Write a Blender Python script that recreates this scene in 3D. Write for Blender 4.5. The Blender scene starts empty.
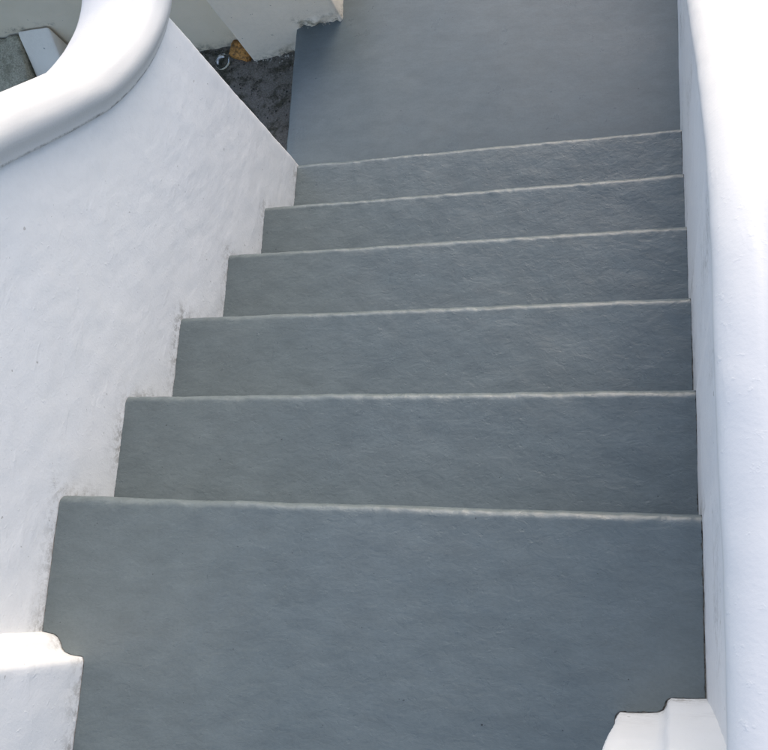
import bpy, bmesh, math, random
from mathutils import Vector, Matrix, noise
from mathutils.geometry import delaunay_2d_cdt
random.seed(7)
S = bpy.context.scene
COL = S.collection
R = math.radians

# ------------------------------------------------------------------ measured layout (metres)
H, G, W = 0.19569, 0.23696, 1.2
DG = [-.0039, -.0004, .0018, .0098, -.0042, -.0032]
HZ = [-.0121, .0032, .0092, -.0026, .0024, -.0046]
NY = [k * G + DG[k] for k in range(6)]
NZ = [-k * H + HZ[k] for k in range(6)]
LZ = -6 * H                # painted lower pavement
GZ = -1.315                # bare ground beside it

# ------------------------------------------------------------------ helpers
def n1(x, y=0., z=0.):
    return noise.noise(Vector((x, y, z)))
def fbm(x, y, z, o=4):
    return noise.fractal(Vector((x, y, z)), 0.9, 2.1, o)

def tag(o, label=None, cat=None, kind=None, group=None):
    if label: o['label'] = label
    if cat: o['category'] = cat
    if kind: o['kind'] = kind
    if group: o['group'] = group
    return o

def mesh_obj(name, verts, faces, m, parent=None, smooth=True, dirt=None, recalc=True):
    me = bpy.data.meshes.new(name)
    me.from_pydata([tuple(v) for v in verts], [], faces)
    me.validate()
    if dirt is not None:
        a = me.attributes.new('dirt', 'FLOAT', 'POINT')
        a.data.foreach_set('value', dirt)
    if recalc:
        bm = bmesh.new(); bm.from_mesh(me)
        bmesh.ops.recalc_face_normals(bm, faces=bm.faces)
        bm.to_mesh(me); bm.free()
    if smooth:
        me.polygons.foreach_set('use_smooth', [True] * len(me.polygons))
    me.materials.append(m)
    o = bpy.data.objects.new(name, me)
    COL.objects.link(o)
    if parent: o.parent = parent
    return o

def empty(name, loc):
    o = bpy.data.objects.new(name, None)
    COL.objects.link(o); o.location = loc
    return o

def catmull(pts, step):
    P = [Vector(p) for p in pts]
    P = [P[0] * 2 - P[1]] + P + [P[-1] * 2 - P[-2]]
    out = []
    for i in range(1, len(P) - 2):
        n = max(2, int((P[i + 1] - P[i]).length / step))
        for j in range(n):
            t = j / n
            a, b, c, d = P[i - 1], P[i], P[i + 1], P[i + 2]
            out.append(0.5 * ((2 * b) + (c - a) * t + (2 * a - 5 * b + 4 * c - d) * t * t + (3 * b - a - 3 * c + d) * t ** 3))
    out.append(P[-2])
    return out

def interp(tab, y):
    if y <= tab[0][0]: return tab[0][1]
    for (a, b), (c, d) in zip(tab, tab[1:]):
        if y <= c: return b + (d - b) * (y - a) / (c - a)
    return tab[-1][1]

# ------------------------------------------------------------------ materials
class NT:
    def __init__(s, name):
        s.m = bpy.data.materials.new(name); s.m.use_nodes = True
        s.t = s.m.node_tree; s.b = s.t.nodes['Principled BSDF']
        s.co = s.t.nodes.new('ShaderNodeTexCoord').outputs['Object']
    def node(s, ty, **kw):
        n = s.t.nodes.new(ty)
        for k, v in kw.items():
            if k in n.inputs: n.inputs[k].default_value = v
            else: setattr(n, k, v)
        return n
    def l(s, a, b): s.t.links.new(a, b)
    def noise(s, scale, detail=4, rough=.55, stretch=None, dist=0.):
        n = s.node('ShaderNodeTexNoise', Scale=scale, Detail=detail, Roughness=rough, Distortion=dist)
        c = s.co
        if stretch:
            mp = s.node('ShaderNodeMapping'); mp.inputs['Scale'].default_value = stretch[0]
            mp.inputs['Rotation'].default_value = stretch[1]
            s.l(c, mp.inputs[0]); c = mp.outputs[0]
        s.l(c, n.inputs['Vector']); return n.outputs[0]
    def ramp(s, v, stops):
        r = s.node('ShaderNodeValToRGB'); e = r.color_ramp.elements
        while len(e) < len(stops): e.new(.5)
        for i, (p, c) in enumerate(stops):
            e[i].position = p
            e[i].color = (c, c, c, 1) if isinstance(c, (int, float)) else (*c, 1)
        s.l(v, r.inputs[0]); return r.outputs[0]
    def mix(s, f, a, b, mode='MIX'):
        n = s.node('ShaderNodeMix', data_type='RGBA', blend_type=mode)
        for v, i in ((f, 0), (a, 6), (b, 7)):
            if isinstance(v, (int, float)): n.inputs[i].default_value = v
            elif isinstance(v, tuple): n.inputs[i].default_value = (*v, 1)
            else: s.l(v, n.inputs[i])
        return n.outputs[2]
    def math(s, op, a, b=0.):
        n = s.node('ShaderNodeMath', operation=op)
        for v, i in ((a, 0), (b, 1)):
            if isinstance(v, (int, float)): n.inputs[i].default_value = v
            else: s.l(v, n.inputs[i])
        return n.outputs[0]
    def bump(s, hts):
        prev = None
        for h, dist in hts:
            n = s.node('ShaderNodeBump', Strength=1.0, Distance=dist)
            s.l(h, n.inputs['Height'])
            if prev: s.l(prev, n.inputs['Normal'])
            prev = n.outputs[0]
        s.l(prev, s.b.inputs['Normal'])
    def attr(s, name):
        return s.node('ShaderNodeAttribute', attribute_name=name).outputs['Fac']
    def base(s, c): s.l(c, s.b.inputs['Base Color'])
    def rough(s, c):
        if isinstance(c, float): s.b.inputs['Roughness'].default_value = c
        else: s.l(c, s.b.inputs['Roughness'])

def slate_paint(name, k):
    n = NT(name)
    big = n.ramp(n.noise(2.2, 4, .6, dist=.6), [(.3, 0.), (.7, 1.)])
    c = n.mix(big, SL_A, SL_B)
    mid = n.ramp(n.noise(14, 5, .65, ((1, 2.2, 1), (0, 0, .3))), [(.35, .90), (.65, 1.07)])
    c = n.mix(1., c, mid, 'MULTIPLY')
    fine = n.ramp(n.noise(160, 3, .6), [(.3, .93), (.7, 1.05)])
    c = n.mix(1., c, fine, 'MULTIPLY')
    spk = n.ramp(n.noise(110, 2, .5), [(.77, 0.), (.78, 1.)])
    c = n.mix(spk, c, (.035, .04, .04))
    glint_wear = n.math('MULTIPLY', n.attr('dirt'), n.ramp(n.noise(55, 5, .75), [(.46, 0.), (.58, 1.)]))  # nosing highlight painted into the colour, together with edge wear
    c = n.mix(n.math('MULTIPLY', glint_wear, .22), c, (.29, .33, .35))
    n.base(c)
    n.rough(n.ramp(n.noise(9, 5, .6), [(.3, .26), (.7, .40)]))
    n.b.inputs['Specular IOR Level'].default_value = .6
    brush = n.noise(70, 5, .62, ((.62, 1.15, 1), (0, 0, .3)), .8)
    brush2 = n.noise(38, 4, .6, ((.75, 1.2, 1), (0, 0, -.4)), 1.0)
    wave = n.noise(11, 3, .5)
    pits = n.ramp(n.noise(95, 2, .5), [(.25, 0.), (.36, 1.)])
    lumps = n.ramp(n.noise(60, 3, .6), [(.62, 0.), (.75, 1.)])
    n.bump([(wave, .0035 * k), (brush2, .0009 * k), (brush, .0006 * k), (pits, .00025 * k), (lumps, .0003 * k)])
    return n.m

def white_plaster(name, col, dirtcol, warm, bumpk=1., speck=.5):
    n = NT(name)
    c = n.mix(n.ramp(n.noise(3.5, 5, .6), [(.3, 0.), (.7, 1.)]), col, warm)
    c = n.mix(n.math('MULTIPLY', n.ramp(n.noise(60, 2, .5), [(.735, 0.), (.75, 1.)]), speck), c, (.22, .2, .18))
    d = n.attr('dirt')
    nz = n.ramp(n.noise(46, 6, .8), [(.46, 0.), (.58, 1.)])
    k = n.math('MULTIPLY', d, n.math('ADD', n.math('MULTIPLY', nz, .9), .05))
    c = n.mix(k, c, dirtcol)
    n.base(c)
    n.rough(n.ramp(n.noise(20, 3, .5), [(.3, .5), (.7, .7)]))
    n.b.inputs['Specular IOR Level'].default_value = .35
    ridges = n.ramp(n.noise(26, 5, .6, ((1, 1, 1), (.5, .3, 0)), .5), [(.35, 0.), (.75, 1.)])
    trowel = n.ramp(n.noise(34, 3, .5, ((1, .35, .8), (.4, .2, .1)), .3), [(.60, 0.), (.70, 1.)])
    grit = n.ramp(n.noise(85, 3, .6), [(.62, 0.), (.80, 1.)])
    n.bump([(n.noise(9, 3, .5), .0007 * bumpk), (ridges, .00025 * bumpk), (trowel, .0003 * bumpk), (grit, .0004 * bumpk), (n.noise(170, 3, .6), .0004 * bumpk)])
    return n.m

SL_A, SL_B = (.111, .137, .141), (.121, .147, .151)
M_SLATE = slate_paint('slate_grey_step_paint', 1.)
M_SLATE2 = slate_paint('slate_grey_landing_paint', .2)
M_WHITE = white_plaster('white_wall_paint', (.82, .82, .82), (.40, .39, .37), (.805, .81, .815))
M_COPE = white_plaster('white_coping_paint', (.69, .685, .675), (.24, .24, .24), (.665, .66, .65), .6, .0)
M_BEIGE = white_plaster('aged_cream_wall_paint', (.83, .73, .58), (.18, .16, .12), (.73, .64, .49), 1.2, .6)
M_PIER = white_plaster('aged_white_pier_paint', (.87, .79, .67), (.28, .26, .20), (.81, .73, .61), 1.0, .7)

def ground_mat(name, a, b, moss, mk):
    n = NT(name)
    c = n.mix(n.ramp(n.noise(8, 6, .7), [(.3, 0.), (.7, 1.)]), a, b)
    c = n.mix(n.math('MULTIPLY', n.ramp(n.noise(17, 6, .75), [(.48, 0.), (.6, 1.)]), mk), c, moss)
    c = n.mix(1., c, n.ramp(n.noise(170, 3, .7), [(.3, .6), (.7, 1.35)]), 'MULTIPLY')
    n.base(c); n.rough(.9)
    n.bump([(n.noise(24, 6, .7), .012), (n.noise(150, 4, .7), .004)])
    return n.m
M_GROUND = ground_mat('bare_dark_concrete', (.165, .150, .125), (.21, .19, .16), (.060, .055, .034), .95)
M_MOSS = ground_mat('mossy_concrete', (.52, .47, .34), (.40, .36, .26), (.20, .19, .12), .6)

def simple(name, col, r, **kw):
    n = NT(name)
    c = n.mix(n.ramp(n.noise(70, 5, .7), [(.38, 0.), (.6, 1.)]), tuple(x * .3 for x in col), tuple(min(1, x * 1.4) for x in col))
    n.base(c); n.rough(r)
    n.bump([(n.noise(90, 5, .7), .003)])
    for k, v in kw.items(): n.b.inputs[k].default_value = v
    return n.m
M_FILL = simple('grimy_filler', (.19, .18, .16), .9)
M_RUST = simple('orange_brown_clay', (.42, .20, .045), .6)
M_RUBBLE = simple('crumbled_mortar', (.40, .39, .34), .95)
M_DEBRIS = simple('dark_dirt', (.05, .045, .035), 1.)
M_CRES = simple('white_enamel', (.72, .73, .72), .3)
gl = NT('clear_glass'); gl.b.inputs['Base Color'].default_value = (.92, .96, .95, 1)
gl.b.inputs['Roughness'].default_value = .06; gl.b.inputs['Transmission Weight'].default_value = 1.
gl.b.inputs['IOR'].default_value = 1.3
M_GLASS = gl.m

# ------------------------------------------------------------------ stairs
RAD = .016
def edge_wob(t, seed, amp=1.):
    return amp * (.0009 + .0012 * n1(t * 30, seed) + .0018 * n1(t * 95, seed + 3) + .0016 * n1(t * 260, seed + 9) + max(0, n1(t * 14, seed + 5) - .28) * .006)

def make_step(k, parent):
    """one painted step: tread, rounded nosing, riser, as a displaced shell"""
    yb = (NY[k - 1] - .01) if k else -1.5
    yf, zt = NY[k], NZ[k]
    zb = (NZ[k + 1] if k < 5 else LZ) - .015
    s_arc = yf - RAD; arc = RAD * math.pi / 2; s_end = s_arc + arc + (zt - RAD - zb)
    xl, xr = 0., W
    def side(s0, s1, x, sg, seed):
        n = int(abs(s1 - s0) / .003)
        return [(x + sg * edge_wob(s0 + (s1 - s0) * i / n, seed), s0 + (s1 - s0) * i / n) for i in range(n)]
    poly = []
    if k:
        poly += side(yb, s_end, xl, 1, 10 + k)
        poly += [(x / 300 * W, s_end) for x in range(1, 299)]
        poly += side(s_end, yb, xr, -1, 20 + k)
    else:
        def seg(a, b, nx, ny, seed):
            L = math.hypot(b[0] - a[0], b[1] - a[1]); n = max(1, int(L / .003)); o = []
            for i in range(n):
                t = i / n; w = edge_wob(t * L, seed) 
                o.append((a[0] + (b[0] - a[0]) * t + nx * w, a[1] + (b[1] - a[1]) * t + ny * w))
            return o
        lp = [(p[0] + .002, p[1]) for p in PIL_L if p[1] > -.9]      # order: wall -> inner face
        rp = [(p[0] - .002, p[1]) for p in PIL_R if p[1] > -.9]
        seqs = [((lp[-1][0], -1.5), lp[-1])] + [(lp[i], lp[i - 1]) for i in range(len(lp) - 1, 0, -1)] + [(lp[0], (0, s_end))]
        for i, (a, b) in enumerate(seqs):
            d = Vector(b) - Vector(a); nn = Vector((d.y, -d.x)).normalized()
            poly += seg(a, b, nn.x, nn.y, 10)
        poly += [(x / 300 * W, s_end) for x in range(1, 299)]
        seqs = [((W, s_end), rp[0])] + [(rp[i], rp[i + 1]) for i in range(len(rp) - 1)] + [(rp[-1], (rp[-1][0], -1.5))]
        for i, (a, b) in enumerate(seqs):
            d = Vector(b) - Vector(a); nn = Vector((d.y, -d.x)).normalized()
            poly += seg(a, b, nn.x, nn.y, 21)
    # interior points
    pts = [Vector(p) for p in poly]; nb = len(pts)
    def inside(x, s):
        m = .006
        if k == 0 and s < -.25:
            return .125 < x < 1.045 and s > -1.49
        return m < x < W - m and yb + m < s < s_end - .004
    s = yb + .012
    while s < s_end:
        near = abs(s - (s_arc + arc / 2)) < .022
        dx = .005 if near else .011
        x = .008 + random.random() * .002
        while x < W:
            if inside(x, s): pts.append(Vector((x + random.uniform(-.001, .001), s)))
            x += dx if s > -.3 else .03
        s += .0022 if near else (.011 if s > -.3 else .03)
    edges = [(i, (i + 1) % nb) for i in range(nb)]
    v2, _, f2, ov, _, _ = delaunay_2d_cdt(pts, edges, [], 1, 1e-6)
    # map to 3-D
    def at(x, s):
        if s <= s_arc: y, z, ny, nz = s, zt, 0., 1.
        elif s <= s_arc + arc:
            a = (s - s_arc) / RAD
            y, z, ny, nz = s_arc + RAD * math.sin(a), zt - RAD + RAD * math.cos(a), math.sin(a), math.cos(a)
        else: y, z, ny, nz = yf, zt - RAD - (s - s_arc - arc), 1., 0.
        nose = max(0., 1 - abs(s - s_arc - arc / 2) / .02)
        d = .0016 * n1(x * 5, y * 6, k * 7.3) + .0007 * n1(x * 22, y * 26, k * 3.1)
        d += nose * (.0022 * n1(x * 9, k * 5.) + .0015 * n1(x * 38, y * 60, k * 9.) + .0005 * n1(x * 110, y * 120, k))
        chip = max(0., n1(x * 26, k * 13.7) - .42) * nose
        d -= chip * .008
        return (x, y + ny * d, z + nz * d), (0, ny, nz)
    V = []; N = []
    dirt = []
    for p in v2:
        a, b = at(p.x, p.y); V.append(a); N.append(b)
        e = min(p.x, W - p.x)
        nz_ = max(0., 1 - abs(p.y - s_arc - arc * .4) / .014)
        dirt.append(min(1., nz_ * (.35 + .6 * max(0, n1(p.x * 4, k * 3.3) + .25)) * .8 + max(0, 1 - e / .006) * .5))  # first term masks the painted nosing highlight, second the worn side edges
    F = [list(f) for f in f2]
    # thickness skirt round the outline
    base = len(V); ring = list(range(nb)); cl = {}
    cnt = {}
    for f in F:
        for i in range(len(f)):
            a, b = f[i], f[(i + 1) % len(f)]
            cnt[(a, b)] = 1
    bd = [(a, b) for (a, b) in cnt if (b, a) not in cnt]
    for a, b in bd:
        for q in (a, b):
            if q not in cl:
                cl[q] = len(V)
                V.append(V[q]); dirt.append(.5)
                V.append(tuple(V[q][i] - N[q][i] * .03 for i in range(3))); dirt.append(.5)
        F.append([cl[b], cl[a], cl[a] + 1, cl[b] + 1])
    o = mesh_obj('step', V, F, M_SLATE, parent, True, dirt, recalc=False)
    # grimy filler seen in the ragged gap between paint and wall
    JV = []; JF = []
    for i in range(nb):
        p = Vector(poly[i]); t = Vector(poly[(i + 3) % nb]) - Vector(poly[i - 3])
        nn = Vector((t.y, -t.x)); nn = nn.normalized() if nn.length else Vector((0, 0))
        if not (p.x < .2 or p.x > W - .2): nn *= .01
        for c_, dep in ((p - nn * .012, .005), (p + nn * .009, .0012 + .0014 * n1(p.x * 60, p.y * 60, k))):
            for sgn in (1,):
                a, b = at(c_.x, c_.y); JV.append(tuple(a[q] - b[q] * dep for q in range(3)))
    JS = 1
    area = sum(poly[i][0] * poly[(i + 1) % nb][1] - poly[(i + 1) % nb][0] * poly[i][1] for i in range(nb))
    if area < 0:
        JV = []
        for i in range(nb):
            p = Vector(poly[i]); t = Vector(poly[(i + 3) % nb]) - Vector(poly[i - 3])
            nn = Vector((-t.y, t.x)); nn = nn.normalized() if nn.length else Vector((0, 0))
            for c_, dep in ((p - nn * .012, .005), (p + nn * .009, .0012 + .0014 * n1(p.x * 60, p.y * 60, k))):
                a, b = at(c_.x, c_.y); JV.append(tuple(a[q] - b[q] * dep for q in range(3)))
    for i in range(nb):
        j = (i + 1) % nb; JF.append([2 * i, 2 * j, 2 * j + 1, 2 * i + 1])
    mesh_obj('joint_filler', JV, JF, M_FILL, o, False)
    return o

PIL_L = [(0, -.265), (.014, -.2665), (.028, -.268), (.038, -.273), (.044, -.281), (.048, -.290), (.056, -.298), (.070, -.302), (.098, -.304),
         (.101, -.315), (.1015, -.40), (.1015, -.55), (.1015, -.70), (.1015, -.80), (.1015, -.95)]
PIL_R = [(1.2, -.279), (1.185, -.281), (1.165, -.282), (1.149, -.283), (1.144, -.287), (1.142, -.294), (1.138, -.301), (1.130, -.305), (1.10, -.308), (1.074, -.310),
         (1.069, -.316), (1.062, -.40), (1.058, -.55), (1.056, -.70), (1.056, -.80), (1.056, -.95)]

stairs = empty('staircase', (0, 0, 0))
tag(stairs, 'flight of six slate grey painted concrete steps descending between two white walls', 'staircase', kind='thing')
for k in range(6):
    make_step(k, stairs)

# ------------------------------------------------------------------ walls (plan ring swept up)
def step_z(y):
    for k in range(6):
        if y < NY[k]: return NZ[k]
    return LZ

def dense(ring, d):
    out = []
    for i in range(len(ring)):
        a, b = Vector(ring[i]), Vector(ring[(i + 1) % len(ring)])
        n = max(1, int((b - a).length / d))
        out += [a + (b - a) * j / n for j in range(n)]
    return out

def round_ring(ring, r, seg=5):
    out = []; n = len(ring)
    for i in range(n):
        p, a, b = Vector(ring[i]), Vector(ring[i - 1]), Vector(ring[(i + 1) % n])
        da, db = (a - p), (b - p); rr = min(r, da.length / 3, db.length / 3)
        A, B = p + da.normalized() * rr, p + db.normalized() * rr
        for j in range(seg + 1):
            t = j / seg; out.append((1 - t) ** 2 * A + 2 * t * (1 - t) * p + t * t * B)
    return out

def ring_wall(name, ring, z0, ztop, m, parent=None, dz=.015, amp=.0015, lean=None, dirtf=None, cap=True, seed=0):
    n = len(ring); V = []; F = []; D = []
    hmax = max(ztop(p.y) if callable(ztop) else ztop for p in ring) - z0
    rows = int(hmax / dz) + 1
    zz = lambda p: ztop(p.y) if callable(ztop) else ztop
    for i in range(rows + 1):
        t = i / rows
        for j, p in enumerate(ring):
            z = z0 + (zz(p) - z0) * t
            q, r = ring[j - 1], ring[(j + 1) % n]
            tn = (r - q).normalized(); nn = Vector((tn.y, -tn.x))
            d = amp * (n1(p.x * 5 + seed, p.y * 5, z * 5) + .5 * n1(p.x * 19, p.y * 19 + seed, z * 19) + .3 * n1(p.x * 55, p.y * 55, z * 55 + seed))
            x, y = p.x + nn.x * d, p.y + nn.y * d
            if lean: x += lean * max(0., z - step_z(y))
            V.append((x, y, z)); D.append(dirtf(x, y, z) if dirtf else 0.)
    for i in range(rows):
        for j in range(n):
            a = i * n + j; b = i * n + (j + 1) % n
            F.append([a, b, b + n, a + n])
    if cap:
        F.append(list(range(rows * n, rows * n + n)))
    return mesh_obj(name, V, F, m, parent, True, D)

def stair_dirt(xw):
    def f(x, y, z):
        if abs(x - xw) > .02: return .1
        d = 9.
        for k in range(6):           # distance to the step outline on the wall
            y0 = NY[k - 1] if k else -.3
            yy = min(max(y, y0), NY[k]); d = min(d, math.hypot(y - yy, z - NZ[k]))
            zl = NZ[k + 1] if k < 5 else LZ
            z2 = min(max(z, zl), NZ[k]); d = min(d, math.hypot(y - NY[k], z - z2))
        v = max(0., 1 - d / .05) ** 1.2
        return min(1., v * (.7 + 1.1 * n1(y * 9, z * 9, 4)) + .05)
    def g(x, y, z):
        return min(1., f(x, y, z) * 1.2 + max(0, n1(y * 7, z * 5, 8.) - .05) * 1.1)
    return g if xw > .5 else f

# path of the coping's lower inner edge, as (y, z)
PATH_L = [(-1.5, .60), (-.6, .60), (-.05, .60), (.08, .595), (.17, .585), (.26, .553), (.34, .50), (.44, .405), (.568, .28), (.633, .212), (.703, .138), (.78, .060),
          (.831, .010), (.91, -.050), (.98, -.093), (1.03, -.118), (1.085, -.140), (1.13, -.153), (1.178, -.161), (1.23, -.163), (1.32, -.164), (1.46, -.164)]
PATH_R = [(a, b + .040) for a, b in [(-1.5, .60), (-.6, .60), (-.05, .60), (.08, .598), (.15, .592), (.217, .577), (.28, .550), (.34, .512), (.418, .448), (.50, .37), (.583, .285), (.70, .162), (.80, .058),
          (.90, -.045), (1.0, -.115), (1.10, -.152), (1.20, -.163), (1.5, -.164), (2.2, -.164), (4.0, -.164)]]

def coping(path, xin, sg, prof, m, parent, cap_end=True, seed=0):
    """prof = (offset towards the stairs, height) points, swept along the path in the YZ plane"""
    P = catmull([(0, a, b) for a, b in path], .012)
    V = []; F = []; CD = []; n = len(prof)
    xc = sum(p[0] for p in prof) / n; hc = sum(p[1] for p in prof) / n
    secs = []
    for i, p in enumerate(P):
        t = (P[min(i + 1, len(P) - 1)] - P[max(i - 1, 0)]).normalized()
        secs.append((p, Vector((0, -t.z, t.y)), t, 1.))
    if cap_end:
        p, nn, t, _ = secs[-1]
        for q in (.25, .5, .7, .85, .95, 1.0):
            secs.append((p + t * (.05 * q), nn, t, math.sqrt(max(0., 1 - q * q)) * .999 + .001))
    for p, nn, t, sc in secs:
        for (o, hh) in prof:
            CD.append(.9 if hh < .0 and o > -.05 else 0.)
            o2 = xc + (o - xc) * (.35 + .65 * sc if sc < 1 else 1); h2 = hc + (hh - hc) * sc
            d = .0026 * n1(p.y * 5 + seed, o * 12, hh * 12) + .0006 * n1(p.y * 25, o * 50 + seed, hh * 50)
            drop = .027 * min(1., abs(t.z) / .7) * max(0., min(1., (-o - .02) / .13))
            q = p + nn * (h2 + d - drop)
            V.append((xin + sg * (o2 + d), q.y, q.z))
    for i in range(len(secs) - 1):
        for j in range(n):
            a = i * n + j; b = i * n + (j + 1) % n
            F.append([a, b, b + n, a + n])
    F.append(list(range(n)))
    F.append(list(range((len(secs) - 1) * n, len(secs) * n)))
    return mesh_obj('coping', V, F, m, parent, True, CD)

def coping_profile(lip, width, low=False):
    L = lip
    side = [(-.002, -.004), (L * .20, -.006), (L * .36, -.002), (L * .44, .006), (L * .62, .016), (L * .88, .027), (L * 1.0, .039), (L * 1.0, .052), (L * .86, .066),
            (L * .66, .078), (L * .28, .088), (-.008, .0938), (-.020, .0940), (-.027, .0935), (-.036, .0985), (-.050, .105), (-.068, .108), (-.085, .109)]
    if low:      # broad soft roll starting right at the lower lip
        side = [(-.002, -.004), (L * .55, -.004), (L * .95, -.001), (L * 1.0, .006), (L * .93, .013), (L * .55, .022), (-L * .1, .030), (-.012, .0345),
                (-.020, .0365), (-.026, .0370), (-.033, .0395), (-.046, .045), (-.064, .049), (-.085, .050)]
    wall_t = width
    tp = side[-1][1] - .109
    other = [(-wall_t + .055, .106 + tp), (-wall_t + .02, .099 + tp), (-wall_t - L * .3, .086 + tp), (-wall_t - L * .8, .068), (-wall_t - L, .048), (-wall_t - L * .8, .024), (-wall_t - L * .3, .004), (-wall_t, -.004)]
    P = catmull([(a, b, 0) for a, b in side + other], .006)
    return [(p.x, p.y) for p in P]

TH = .165
def wall_ring(x0, x1, y0, y1):
    r = round_ring([(x0, y0), (x0, y1), (x1, y1), (x1, y0)], .007, 4)
    return dense(r, .014)

def path_z(path):
    P = catmull([(0, a, b) for a, b in path], .02)
    tab = [(p.y, p.z) for p in P]
    return lambda y: interp(tab, y) + .012

lw = empty('parapet_wall', (-.08, .4, -1.3))
tag(lw, 'white stair wall on the left, its curved coping levelling out beside the lowest step', 'wall', 'thing')
lw.location = (0, 0, 0)
ring_wall('wall_body', wall_ring(-TH, 0, -.29, 1.186), GZ - .05, path_z(PATH_L), M_WHITE, lw, .009, .0022, dirtf=stair_dirt(0), seed=3)
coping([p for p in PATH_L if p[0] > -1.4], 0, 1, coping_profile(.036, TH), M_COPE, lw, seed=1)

rw = empty('parapet_wall', (0, 0, 0))
tag(rw, 'white stair wall on the right running on past the foot of the steps', 'wall', 'thing')
def rring():
    r = round_ring([(W, -.29), (W + TH, -.29), (W + TH, 4.), (W, 4.)], .007, 4)
    return dense(r, .016)
ring_wall('wall_body', rring(), GZ - .05, path_z(PATH_R), M_WHITE, rw, .016, .0018, lean=.013, dirtf=stair_dirt(W), seed=8)
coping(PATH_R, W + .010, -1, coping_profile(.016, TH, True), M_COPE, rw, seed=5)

# gate pillars at the head of the flight (stepped moulding towards the stairs)
def pil_dirt(x, y, z):
    return max(0., 1 - z / .035) * (.5 + 1.0 * max(0, n1(x * 20, y * 20, z * 8))) + max(0, n1(x * 12, y * 12, z * 12) - .25) * .5
ringL = [Vector(p) for p in PIL_L] + [Vector((-.26, -.95)), Vector((-.26, -.265))]
pl = ring_wall('gate_pillar', dense(ringL, .01), -1.35, .585, M_WHITE, None, .012, .0024, dirtf=pil_dirt, seed=12)
tag(pl, 'white pillar with stepped moulding on the left at the head of the stairs', 'pillar', 'thing')
ringR = [Vector(p) for p in PIL_R] + [Vector((1.46, -.95)), Vector((1.46, -.279))]
pr = ring_wall('gate_pillar', dense(ringR, .01), -1.35, .585, M_WHITE, None, .012, .0024, dirtf=pil_dirt, seed=17)
tag(pr, 'cream white pillar with stepped moulding on the right at the head of the stairs', 'pillar', 'thing')

# ------------------------------------------------------------------ lower pavement and ground
def slab(name, x0, x1, y0, y1, z0, z1, m, dx=.03, kind='structure', r=.006):
    V = []; F = []; D = []
    def ax(a, b):
        l = [a, a + r * .3, a + r]; n = max(1, int((b - a - 2 * r) / dx))
        l += [a + r + (b - a - 2 * r) * i / n for i in range(1, n)] + [b - r, b - r * .3, b]
        return l
    X, Y = ax(x0, x1), ax(y0, y1)
    for y in Y:
        for x in X:
            e = min(x - x0, x1 - x, y - y0, y1 - y); t = min(1., e / r)
            zz = z1 - r + r * math.sqrt(max(0, 1 - (1 - t) ** 2))
            xx = x + (.0022 * n1(y * 40, 3.) + .0015 * n1(y * 130, 8.)) * (1 if x - x0 < .02 else 0)
            V.append((xx, y, zz + .0015 * n1(x * 4, y * 4, 2.))); D.append(0.)
    nx, ny = len(X), len(Y)
    for j in range(ny - 1):
        for i in range(nx - 1):
            a = j * nx + i; F.append([a, a + 1, a + nx + 1, a + nx])
    per = [i for i in range(nx)] + [j * nx + nx - 1 for j in range(1, ny)] + [(ny - 1) * nx + i for i in range(nx - 2, -1, -1)] + [j * nx for j in range(ny - 2, 0, -1)]
    b = len(V)
    for p in per: V.append((V[p][0], V[p][1], z0)); D.append(0.)
    for i in range(len(per)):
        j = (i + 1) % len(per); F.append([per[j], per[i], b + i, b + j])
    o = mesh_obj(name, V, F, m, None, True, D)
    return tag(o, kind=kind)
pv = slab('pavement', -.139, W + .06, .95, 4.2, GZ - .05, LZ, M_SLATE2)
tag(pv, 'slate grey painted landing at the foot of the steps')

def ground():
    V = []; F = []
    xs = [-400, -60, -12, -5, -3] + [-2.6 + .1 * i for i in range(0, 18)] + [-.8 + .02 * i for i in range(0, 44)] + [.3, 1., 2., 4., 12, 60, 400]
    ys = [-400, -60, -12, -4, -1, 0, .6, 1.0] + [1.2 + .02 * i for i in range(0, 45)] + [2.3, 2.8, 4, 12, 60, 400]
    for y in ys:
        for x in xs:
            V.append((x, y, GZ + .004 * n1(x * 9, y * 9, 5.) + .003 * n1(x * 30, y * 30, 1.)))
    n = len(xs)
    for j in range(len(ys) - 1):
        for i in range(n - 1):
            a = j * n + i; F.append([a, a + 1, a + n + 1, a + n])
    o = mesh_obj('ground', V, F, M_GROUND, None, True)
    return tag(o, 'bare dark concrete ground beside the foot of the stairs', kind='structure')
ground()

# ------------------------------------------------------------------ things beyond the foot of the stairs
def low_dirt(z0, hgt, k=1.):
    def f(x, y, z):
        return min(1., k * max(0., 1 - (z - z0) / hgt) ** 1.5 * (.7 + 1.1 * n1(x * 11, y * 11, z * 14)) + .25 * max(0, n1(x * 6, y * 6, z * 6)))
    return f

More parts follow.
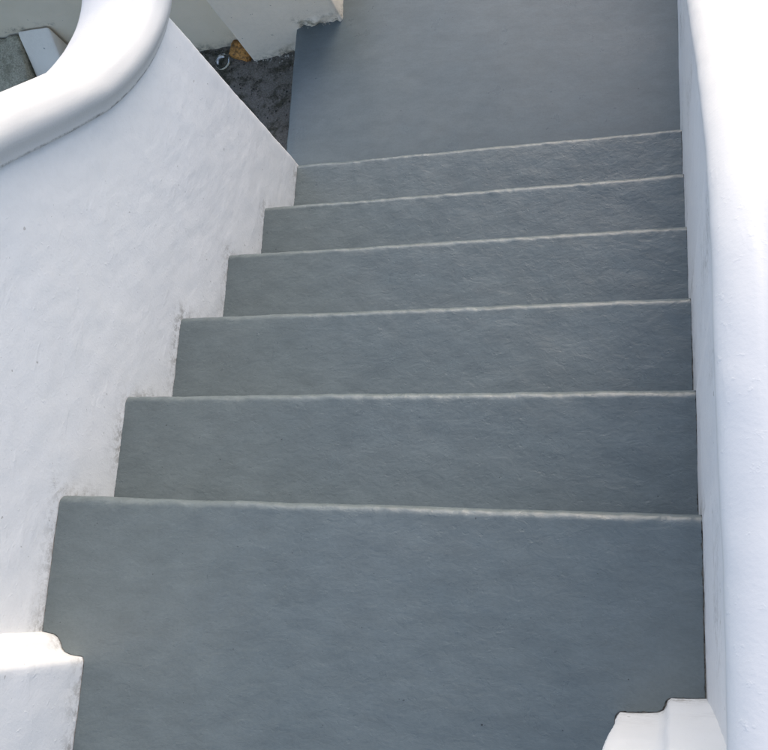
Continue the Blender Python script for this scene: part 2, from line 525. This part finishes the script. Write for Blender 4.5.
# pier: right-hand side of its foot stands on the painted landing, left-hand side on the ground
def pier():
    ring = dense(round_ring([(-.382, 1.82), (.040, 1.842), (.040, 2.35), (-.382, 2.35)], .012, 5), .008)
    n = len(ring); V = []; F = []; D = []
    rows = 60; z0, z1 = GZ - .03, -.86
    for i in range(rows + 1):
        z = z0 + (z1 - z0) * i / rows
        for j, p in enumerate(ring):
            q, r_ = ring[j - 1], ring[(j + 1) % n]
            tn = (r_ - q).normalized(); nn = Vector((tn.y, -tn.x))
            hfl = (LZ if p.x > -.139 else GZ)
            ruin = max(0., 1 - (z - hfl) / (.075 + .04 * n1(p.x * 9, 3.))) if z > hfl - .02 else 1
            band = max(0, min(1, (p.x + .36) / .10))
            ruin *= band if p.y < 1.86 else .3
            d = .0018 * n1(p.x * 8, p.y * 8, z * 8) + ruin * (-.002 + .014 * n1(p.x * 24, p.y * 20, z * 24) + .010 * n1(p.x * 70, 5, z * 70))
            V.append((p.x + nn.x * d, p.y + nn.y * d, z))
            D.append(min(1., max(0, ruin * 1.1 * (.5 + 1.3 * n1(p.x * 30, 2., z * 30))) + max(0, .5 - (z - hfl) * 12) + .06))
    for i in range(rows):
        for j in range(n):
            a = i * n + j; b = i * n + (j + 1) % n
            F.append([a, b, b + n, a + n])
    F.append(list(range(rows * n, rows * n + n)))
    o = mesh_obj('pier', V, F, M_PIER, None, True, D)
    return tag(o, 'off-white rendered pier with a crumbling foot standing beside the landing', 'pier', 'thing')
pier()

ring = dense(round_ring([(-3.4, 1.9), (-.36, 1.9), (-.36, 2.08), (-3.4, 2.08)], .005, 3), .02)
def bw_dirt(x, y, z):
    a = max(0., 1 - (z - GZ) / .05) * (.8 + n1(x * 14, z * 14, 1.))
    b = max(0., 1 - abs(z + 1.015 + .01 * n1(x * 14, 2)) / .018) * (x < -1.1) * (.6 + 1.4 * n1(x * 35, z * 35, 1.))
    c = max(0., 1 - abs(x + .40) / .10) * max(0, 1 - (z - GZ) / .12) * .9
    return max(0., min(1., max(a, b, c)))
bw = ring_wall('garden_wall', ring, GZ - .04, -.74, M_BEIGE, None, .02, .003, dirtf=bw_dirt, seed=30)
tag(bw, 'shaded cream wall running behind the left side of the stairs', 'wall', 'thing')

# sloping white buttress against the garden wall
def prism_x(name, prof, x0, x1, m, dirt=.1, r=.012, amp=.002, nx=10):
    ring = dense(round_ring(prof, r, 4), .012)
    n = len(ring); V = []; F = []; D = []
    xs = [x0, x0 + r * .3, x0 + r] + [x0 + r + (x1 - x0 - 2 * r) * i / nx for i in range(1, nx)] + [x1 - r, x1 - r * .3, x1]
    cy = sum(p.x for p in ring) / n; cz = sum(p.y for p in ring) / n
    for x in xs:
        e = min(x - x0, x1 - x); t = min(1, e / r); ins = r * (1 - math.sqrt(max(0, 1 - (1 - t) ** 2)))
        for p in ring:
            v = Vector((p.x - cy, p.y - cz)); L = v.length; v = v * ((L - ins) / L)
            d = amp * n1(x * 14, p.x * 14, p.y * 14) + amp * .6 * n1(x * 50, p.x * 50, p.y * 50)
            V.append((x, cy + v.x, cz + v.y + d)); D.append(dirt * (.5 + n1(x * 12, p.x * 12, p.y * 12)))
    for i in range(len(xs) - 1):
        for j in range(n):
            a = i * n + j; b = i * n + (j + 1) % n
            F.append([a, b, b + n, a + n])
    F.append(list(range(n))); F.append(list(range((len(xs) - 1) * n, len(xs) * n)))
    return mesh_obj(name, V, F, m, None, True, [max(0, d) for d in D])
bt = prism_x('buttress', [(1.893, -1.36), (1.893, -1.018), (1.60, -1.36)], -1.275, -1.128, M_PIER, .12)
tag(bt, 'small white sloping buttress against the cream wall, left of the curved coping', 'buttress', 'thing')
lg = prism_x('ledge', [(1.893, -1.36), (1.893, -1.035), (1.60, -1.20), (1.45, -1.36)], -2.3, -1.285, M_MOSS, .5, amp=.010, nx=60)
tag(lg, 'mossy olive concrete ledge sloping down from the cream wall beside the white buttress', 'ledge', 'thing')

# orange-brown piece wedged between garden wall and pier
def chunk(name, c, size, rot, m, seed, sub=3, amp=.22):
    bm = bmesh.new(); bmesh.ops.create_cube(bm, size=1.)
    bmesh.ops.bevel(bm, geom=bm.edges[:], offset=.08, segments=2, affect='EDGES')
    bmesh.ops.subdivide_edges(bm, edges=bm.edges[:], cuts=sub, use_grid_fill=True)
    M = Matrix.Rotation(rot[2], 4, 'Z') @ Matrix.Rotation(rot[1], 4, 'Y') @ Matrix.Rotation(rot[0], 4, 'X')
    for v in bm.verts:
        k = 1 + amp * n1(v.co.x * 2 + seed, v.co.y * 2, v.co.z * 2) + amp * .5 * n1(v.co.x * 6, v.co.y * 6 + seed, v.co.z * 6)
        p = Vector((v.co.x * size[0], v.co.y * size[1], v.co.z * size[2])) * k
        v.co = (M @ p) + Vector(c)
    me = bpy.data.meshes.new(name); bm.to_mesh(me); bm.free()
    me.polygons.foreach_set('use_smooth', [True] * len(me.polygons))
    me.materials.append(m); o = bpy.data.objects.new(name, me); COL.objects.link(o); return o
bk = chunk('brick_fragment', (-.428, 1.862, GZ + .014), (.092, .066, .034), (.25, .1, -.35), M_RUST, 4)
tag(bk, 'orange brown brick fragment wedged at the foot of the pier', 'brick', 'thing')

# clear glass lid with a white crescent lying beside it
def lathe(name, prof, seg, m, parent):
    V = []; F = []; n = len(prof)
    for i in range(seg):
        a = 2 * math.pi * i / seg
        for r_, z in prof: V.append((r_ * math.cos(a), r_ * math.sin(a), z))
    for i in range(seg):
        for j in range(n - 1):
            a = i * n + j; b = ((i + 1) % seg) * n + j
            F.append([a, b, b + 1, a + 1])
    o = mesh_obj(name, V, F, m, parent, True)
    return o
gd = empty('glass_lid', (-.508, 1.826, GZ + .008))
gd.rotation_euler = (R(8), R(-4), 0)
tag(gd, 'small round clear glass lid with a white crescent beside the orange fragment', 'glass lid', 'thing')
lathe('glass_disc', [(.0005, 0), (.026, 0), (.031, .003), (.032, .009), (.030, .013), (.026, .014), (.023, .011), (.012, .009), (.0005, .0085)], 40, M_GLASS, gd)
V = []; F = []
for i in range(25):
    a = R(40 + 190 * i / 24); w = .0065 * math.sin(math.pi * i / 24) ** .6 + .0008
    for rr, zz in ((.018 - w, .0150), (.018 - w * .3, .018), (.018 + w * .3, .018), (.018 + w, .0150)):
        V.append((rr * math.cos(a), rr * math.sin(a), zz))
for i in range(24):
    for j in range(3): F.append([i * 4 + j, i * 4 + j + 1, i * 4 + j + 5, i * 4 + j + 4])
    F.append([i * 4 + 3, i * 4, i * 4 + 4, i * 4 + 7])
mesh_obj('crescent', V, F, M_CRES, gd)

# crumbs of mortar and dirt along the pier foot, the wall foot and the landing's edge
def crumbs(name, spots, m, label, lo, hi, seed):
    random.seed(seed); bm = bmesh.new()
    for (x, y, z) in spots:
        s = random.uniform(lo, hi)
        r = bmesh.ops.create_icosphere(bm, subdivisions=1, radius=s)
        k = random.random() * 9
        for v in r['verts']:
            c = v.co * (1 + .6 * n1(v.co.x / s + k, v.co.y / s, v.co.z / s)); c.z *= .6
            v.co = c + Vector((x, y, z + s * .3))
    me = bpy.data.meshes.new(name); bm.to_mesh(me); bm.free(); me.materials.append(m)
    o = bpy.data.objects.new(name, me); COL.objects.link(o)
    return tag(o, label, 'debris', 'stuff')
random.seed(3)
sp = [(random.uniform(-.37, -.15), 1.826 - abs(random.gauss(0, .009)), GZ) for _ in range(60)]
sp += [(random.uniform(-.13, .03), 1.838 - abs(random.gauss(0, .005)), LZ) for _ in range(18)]
crumbs('mortar_crumbs', sp, M_RUBBLE, 'pale crumbs of mortar along the crumbling pier foot', .0008, .0038, 2)
sp = [(random.uniform(-.75, -.14), random.uniform(1.2, 1.82), GZ) for _ in range(500)]
sp += [(-.141 - abs(random.gauss(0, .006)), random.uniform(1.2, 1.82), GZ) for _ in range(120)]
sp += [(random.uniform(-.65, -.4), 1.89 - abs(random.gauss(0, .01)), GZ) for _ in range(90)]
crumbs('dirt', sp, M_DEBRIS, 'dark dirt and grit scattered over the bare ground', .001, .004, 5)

# ------------------------------------------------------------------ light, sky, camera
w = bpy.data.worlds.new('World'); S.world = w; w.use_nodes = True
nt = w.node_tree; bg = nt.nodes['Background']
sky = nt.nodes.new('ShaderNodeTexSky'); sky.sky_type = 'NISHITA'; sky.sun_disc = False
SUN_EL, SUN_AZ = 33., 13.           # azimuth clockwise from +Y
sky.sun_elevation = R(SUN_EL); sky.sun_rotation = R(SUN_AZ)
sky.air_density = 1.0; sky.dust_density = 2.8; sky.ozone_density = 1.0
nt.links.new(sky.outputs[0], bg.inputs[0]); bg.inputs[1].default_value = .15
sd = bpy.data.lights.new('sun', 'SUN'); sd.energy = .46; sd.angle = R(58); sd.color = (1., .99, .97)
so = bpy.data.objects.new('sun', sd); COL.objects.link(so)
d = Vector((math.sin(R(SUN_AZ)) * math.cos(R(SUN_EL)), math.cos(R(SUN_AZ)) * math.cos(R(SUN_EL)), math.sin(R(SUN_EL))))
so.rotation_euler = d.to_track_quat('Z', 'Y').to_euler()

cd = bpy.data.cameras.new('camera'); cam = bpy.data.objects.new('camera', cd); COL.objects.link(cam)
r_ = Vector((0.95203868, 0.05479099, -0.30103206)); u_ = Vector((0.01624225, 0.97339986, 0.22853642)); w_ = Vector((-0.30554631, 0.22246495, -0.92582439))
M = Matrix(((r_.x, u_.x, -w_.x, 1.15336218), (r_.y, u_.y, -w_.y, -0.12854808), (r_.z, u_.z, -w_.z, 1.47714248), (0, 0, 0, 1)))
cam.matrix_world = M
cd.sensor_fit = 'HORIZONTAL'; cd.sensor_width = 36.; cd.lens = 887.225 / 768 * 36
cd.clip_start = .02; cd.clip_end = 1500
S.camera = cam
S.view_settings.view_transform = 'Standard'; S.view_settings.look = 'None'
S.view_settings.gamma = 1; S.view_settings.use_curve_mapping = False
S.view_settings.exposure = .92
